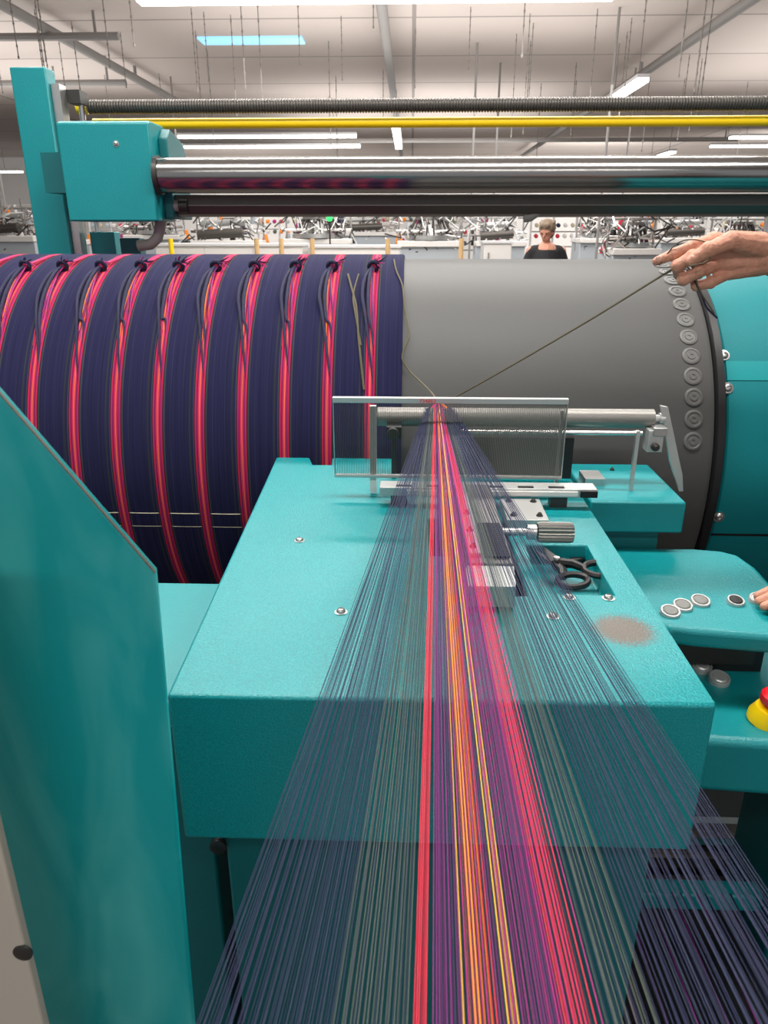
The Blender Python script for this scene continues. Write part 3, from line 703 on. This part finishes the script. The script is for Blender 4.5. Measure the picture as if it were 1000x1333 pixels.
es=thing('emergency_stop',W(998,938,Z=.90),'red mushroom emergency stop on a yellow collar','button')
c=W(998,938,Z=.90); n=V((.1,-.1,1)).normalized()
MB().lathe(c,n,[(0,.030),(.010,.030),(.026,.023),(.028,.016)],'yellow',36).make('collar',es)
MB().lathe(c,n,[(.026,.012),(.034,.012),(.034,.019),(.038,.022),(.049,.022),(.054,.018),(.055,.001)],'red',36).make('button_cap',es)
b=MB()
for j in range(22):
    if j%6==5: continue
    a=j/22*6.283; u_=n.orthogonal().normalized(); w_=n.cross(u_); dd=u_*math.cos(a)+w_*math.sin(a); tt=n.cross(dd)
    o=c+n*.018+dd*.0270; b.prism([o-tt*.0013-n*.004,o+tt*.0013-n*.004,o+tt*.0013+n*.004-dd*.0036,o-tt*.0013+n*.004-dd*.0036],dd*.001,'black')
b.make('printed_marks',es)
lr=thing('lower_carriage',(.6,1.3,0),'low dark carriage with steel rails and teal bar','machine')
MB().box(.34,.98,1.28,1.30,.33,.36,'chrome').make('steel_rail',lr)
MB().box(.34,.98,1.35,1.37,.33,.355,'steel').make('steel_rail',lr)
MB().box(.34,.98,1.39,1.55,.0,.32,'black').make('rail_bed',lr)
MB().box(.34,.98,1.27,1.38,.30,.33,'darkmetal').make('rail_base',lr)
MB().box(.345,.98,1.10,1.14,.37,.41,'teal').make('teal_bar',lr,bevel=.005)
MB().box(.345,.98,.45,1.26,.0,.30,'glovedark').make('lower_bed',lr,bevel=.01)
b=MB()
for i in range(34):
    x=.36+i*.016; b.tube([(x,.4,.5),(x+.02,1.10,.415)],.0016,'purY' if i%3==0 else 'navyY',5)
b.make('lower_warp_yarns',label='dark navy and purple yarns below the table',category='yarn',kind='stuff')
c=W(970,1028,Z=.05)
MB().tube([c+V((-.12,0,0)),c+V((.15,.05,0))],.04,'black',16).make('floor_hose',label='thick black hose lying on the floor',category='hose')

# ================================================================ LEFT GUARD
gd=thing('guard_panel',(-.35,.5,0),'large teal sheet-metal guard with sloping top edge','machine guard')
YG=.5
A=W(201,745,Y=YG);B=W(0,513,Y=YG)
dx=(B-A); B2=A+dx*2.2
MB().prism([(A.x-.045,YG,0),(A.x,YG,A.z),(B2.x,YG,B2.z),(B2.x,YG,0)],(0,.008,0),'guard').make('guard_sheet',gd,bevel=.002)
mb=MB(); a1=V((A.x+.0005,YG-.0005,A.z+.0005)); mb.prism([a1,V((B2.x,YG-.0005,B2.z+.0005)),V((B2.x,YG-.0005,B2.z-.0012)),a1-V((0,0,.0012))],(0,.0025,0),'trim'); mb.make('edge_trim',gd)
pw=thing('pale_post',(-.33,.42,0),'pale grey square post with a black rubber plug','post')
r=W(66,1333,Y=.43)
MB().box(r.x-.09,r.x,.42,.43,0,1.45,'dullwhite').make('post_body',pw,bevel=.002)
q=W(30,1240,Y=.42); MB().lathe((q.x,.421,q.z),(0,-1,0),[(0,.008),(.002,.008),(.003,.006)],'darkmetal',20).make('rubber_plug',pw)

# ================================================================ OPERATOR
op=thing('person',(1.25,1.15,0),'operator in dark shirt reaching out and holding a cord','person')
def HP(u,v,dy=0): return W(u,v,Y=1.25+dy)
hd=MB(); wr=HP(1012,336); sk_='skin'
el=V((.92,1.30,1.46)); sh=V((1.17,1.33,1.42))
kn=[HP(928,313,0),HP(927,328,-.012),HP(935,343,-.012),HP(949,355,-.008)]
rk=[.0135,.0138,.0128,.012]
for p,r in zip(kn,rk): hd.cap(wr,p,.024,r,sk_,14)
hd.cap(HP(985,335,.004),HP(940,332,.0),.030,.017,sk_,14)
fing=[(kn[0],HP(904,320,-.006),HP(877,331,-.006),HP(855,340,-.002)),
      (kn[1],HP(902,334,-.030),HP(882,346,-.026),HP(883,358,-.008)),
      (kn[2],HP(909,354,-.034),HP(890,364,-.028),HP(893,358,-.008)),
      (kn[3],HP(925,368,-.026),HP(907,372,-.022),HP(902,363,-.006))]
rf=[(.0115,.0100,.0090,.0070),(.0115,.0104,.0094,.0076),(.011,.010,.009,.0074),(.0098,.0088,.008,.0066)]
for f,r in zip(fing,rf):
    for i in range(3): hd.cap(f[i],f[i+1],r[i],r[i+1],sk_,12)
    for i in (0,1,2): hd.ball(f[i],r[i]*1.14,sk_,n=10)
# tendons over the back of the hand
for p in kn: hd.cap(HP(992,326,-.016),p+V((.004,-.004,.006)),.008,.0075,sk_,8)
th=(HP(988,320,-.014),HP(952,313,-.036),HP(923,325,-.046),HP(900,340,-.040))
for i,(a_,b_) in enumerate(((.021,.0150),(.0138,.0116),(.012,.0086))): hd.cap(th[i],th[i+1],a_,b_,sk_,12)
hd.ball(th[2],.0132,sk_,n=10)
hd.cap(wr,el,.029,.044,sk_,14)
w2=V((.70,1.06,1.10)); k2=W(1012,785,Z=1.045)
hd.cap(w2,k2+V((.03,0,.01)),.026,.02,sk_)
for j in range(4):
    o=k2+V((.02,-.03+j*.019,.008)); t_=V((k2.x-.025+(.006 if j in (0,3) else 0),o.y+.002,1.043))
    hd.cap(o,o.lerp(t_,.5)+V((0,0,.006)),.010,.009,sk_,10); hd.cap(o.lerp(t_,.5)+V((0,0,.006)),t_,.009,.0075,sk_,10)
hd.cap(k2+V((.05,-.035,.0)),k2+V((.01,-.055,0)),.012,.009,sk_,10)
e2=V((.93,1.0,1.16)); s2=V((1.2,.97,1.42)); hd.cap(w2,e2,.026,.042,sk_)
fused(hd,'hand_and_forearm',.0019,op,smooth=1)
bd=MB(); bx,by=1.27,1.15
head(bd,(bx-.02,by,1.70),(-1,.1,0))
bd.cap((bx,by,1.45),(bx-.01,by,1.6),.06,.055,sk_); bd.cap((bx,by,.95),(bx,by,1.4),.14,.15,sk_)
bd.cap(sh,el,.055,.044,sk_); bd.cap(s2,e2,.055,.042,sk_)
for q in (-1,1):
    bd.cap((bx,by+q*.1,.93),(bx,by+q*.11,.5),.09,.06,sk_); bd.cap((bx,by+q*.11,.5),(bx,by+q*.11,.08),.058,.042,sk_); bd.cap((bx+.03,by+q*.11,.045),(bx-.15,by+q*.11,.04),.042,.036,sk_)
fused(bd,'body',.01,op)
bd=MB(); bd.cap((bx,by-.13,1.40),(bx,by+.13,1.40),.09,.09,'shirtblack'); bd.cap((bx,by,.95),(bx,by,1.38),.18,.19,'shirtblack')
bd.cap(sh,el+V((.06,0,0)),.075,.058,'shirtblack'); bd.cap(s2,e2+V((.06,0,.07)),.075,.058,'shirtblack'); fused(bd,'shirt',.013,op)
bd=MB()
for q in (-1,1): bd.cap((bx,by+q*.1,.92),(bx,by+q*.11,.5),.115,.085,'jean'); bd.cap((bx,by+q*.11,.5),(bx,by+q*.11,.1),.085,.07,'jean')
fused(bd,'trousers',.014,op)
bd=MB(); bd.ball((bx+.01,by,1.76),.108,'hair'); bd.ball((bx+.05,by,1.70),.085,'hair'); fused(bd,'hair',.01,op,smooth=3)
for q in (-1,1): MB().ball((bx-.105,by+q*.032,1.718),.010,'black').make('eye',op)
for p,q in ((fing[0][3],fing[0][2]),(th[3],th[2])):
    d=(p-q).normalized(); c=p-d*.002+V((0,-.0062,.0035)); MB().ball(c,.0056,'nail',(1.2,.35,.85),10).make('fingernail',op)
a=G+V((.0,.01,.004)); b_=HP(886,345,-.012); c_=W(598,514,Y=1.42)
cord('held_cord',[a,c_,c_.lerp(b_,.33)+V((0,0,-.003)),c_.lerp(b_,.66)+V((0,0,-.003)),b_,HP(902,348,-.03),HP(910,352,-.035)],.0019,'olivey','olive cord pulled taut between the reed and a hand')
cord('cord_tail',[HP(895,352,-.012),HP(906,368,-.03),HP(914,385,-.03),HP(920,400,-.03),HP(934,414,-.028)],.0016,'navyB','dark loose cord end dangling from the hand')
cord('cord_tail',[HP(893,345,-.01),HP(905,360,-.034),HP(911,378,-.033),HP(930,408,-.03)],.0012,'olivey','olive loose cord end dangling from the hand')
cord('cord_loop',[HP(858,346,-.008),HP(880,318,-.012),HP(905,312,-.016),HP(930,322,-.025),HP(920,340,-.06),HP(898,346,-.055)],.0010,'olivey','thin olive cord wrapped round the fingers')

# ================================================================ LIGHT + CAMERA
w=bpy.data.worlds.new('World'); S.world=w; w.use_nodes=True
bg=w.node_tree.nodes['Background']; bg.inputs[0].default_value=(.95,.96,1,1); bg.inputs[1].default_value=.52
for loc,p,rx in (((0,12,3.5),280,0),((-7,15,3.5),240,0),((7,15,3.5),240,0),((0,10,3.0),185,180),((-8,14,3.0),185,180),((8,14,3.0),185,180),((0,20,3.0),210,180),((0,5,3.2),80,180),((-6,26,2.2),280,90),((6,26,2.2),280,90),((12,24,2.2),220,90)):
    l=bpy.data.lights.new('hall_fill_light','AREA'); l.size=6 if rx!=90 else 3; l.energy=p; l.color=(1,.975,.95); o=bpy.data.objects.new('hall_fill_light',l); S.collection.objects.link(o); o.location=loc  # added fill without a fixture, brightens hall
    o.rotation_euler=(math.radians(rx),0,0)
cam=bpy.data.cameras.new('camera'); co=bpy.data.objects.new('camera',cam); S.collection.objects.link(co)
co.location=C0; co.rotation_euler=(math.pi/2-PITCH,0,YAW); cam.sensor_fit='VERTICAL'; cam.sensor_height=36; cam.lens=F/1333*36; cam.clip_start=.02; cam.clip_end=200
cam.dof.use_dof=True; cam.dof.focus_distance=1.35; cam.dof.aperture_fstop=14
S.camera=co
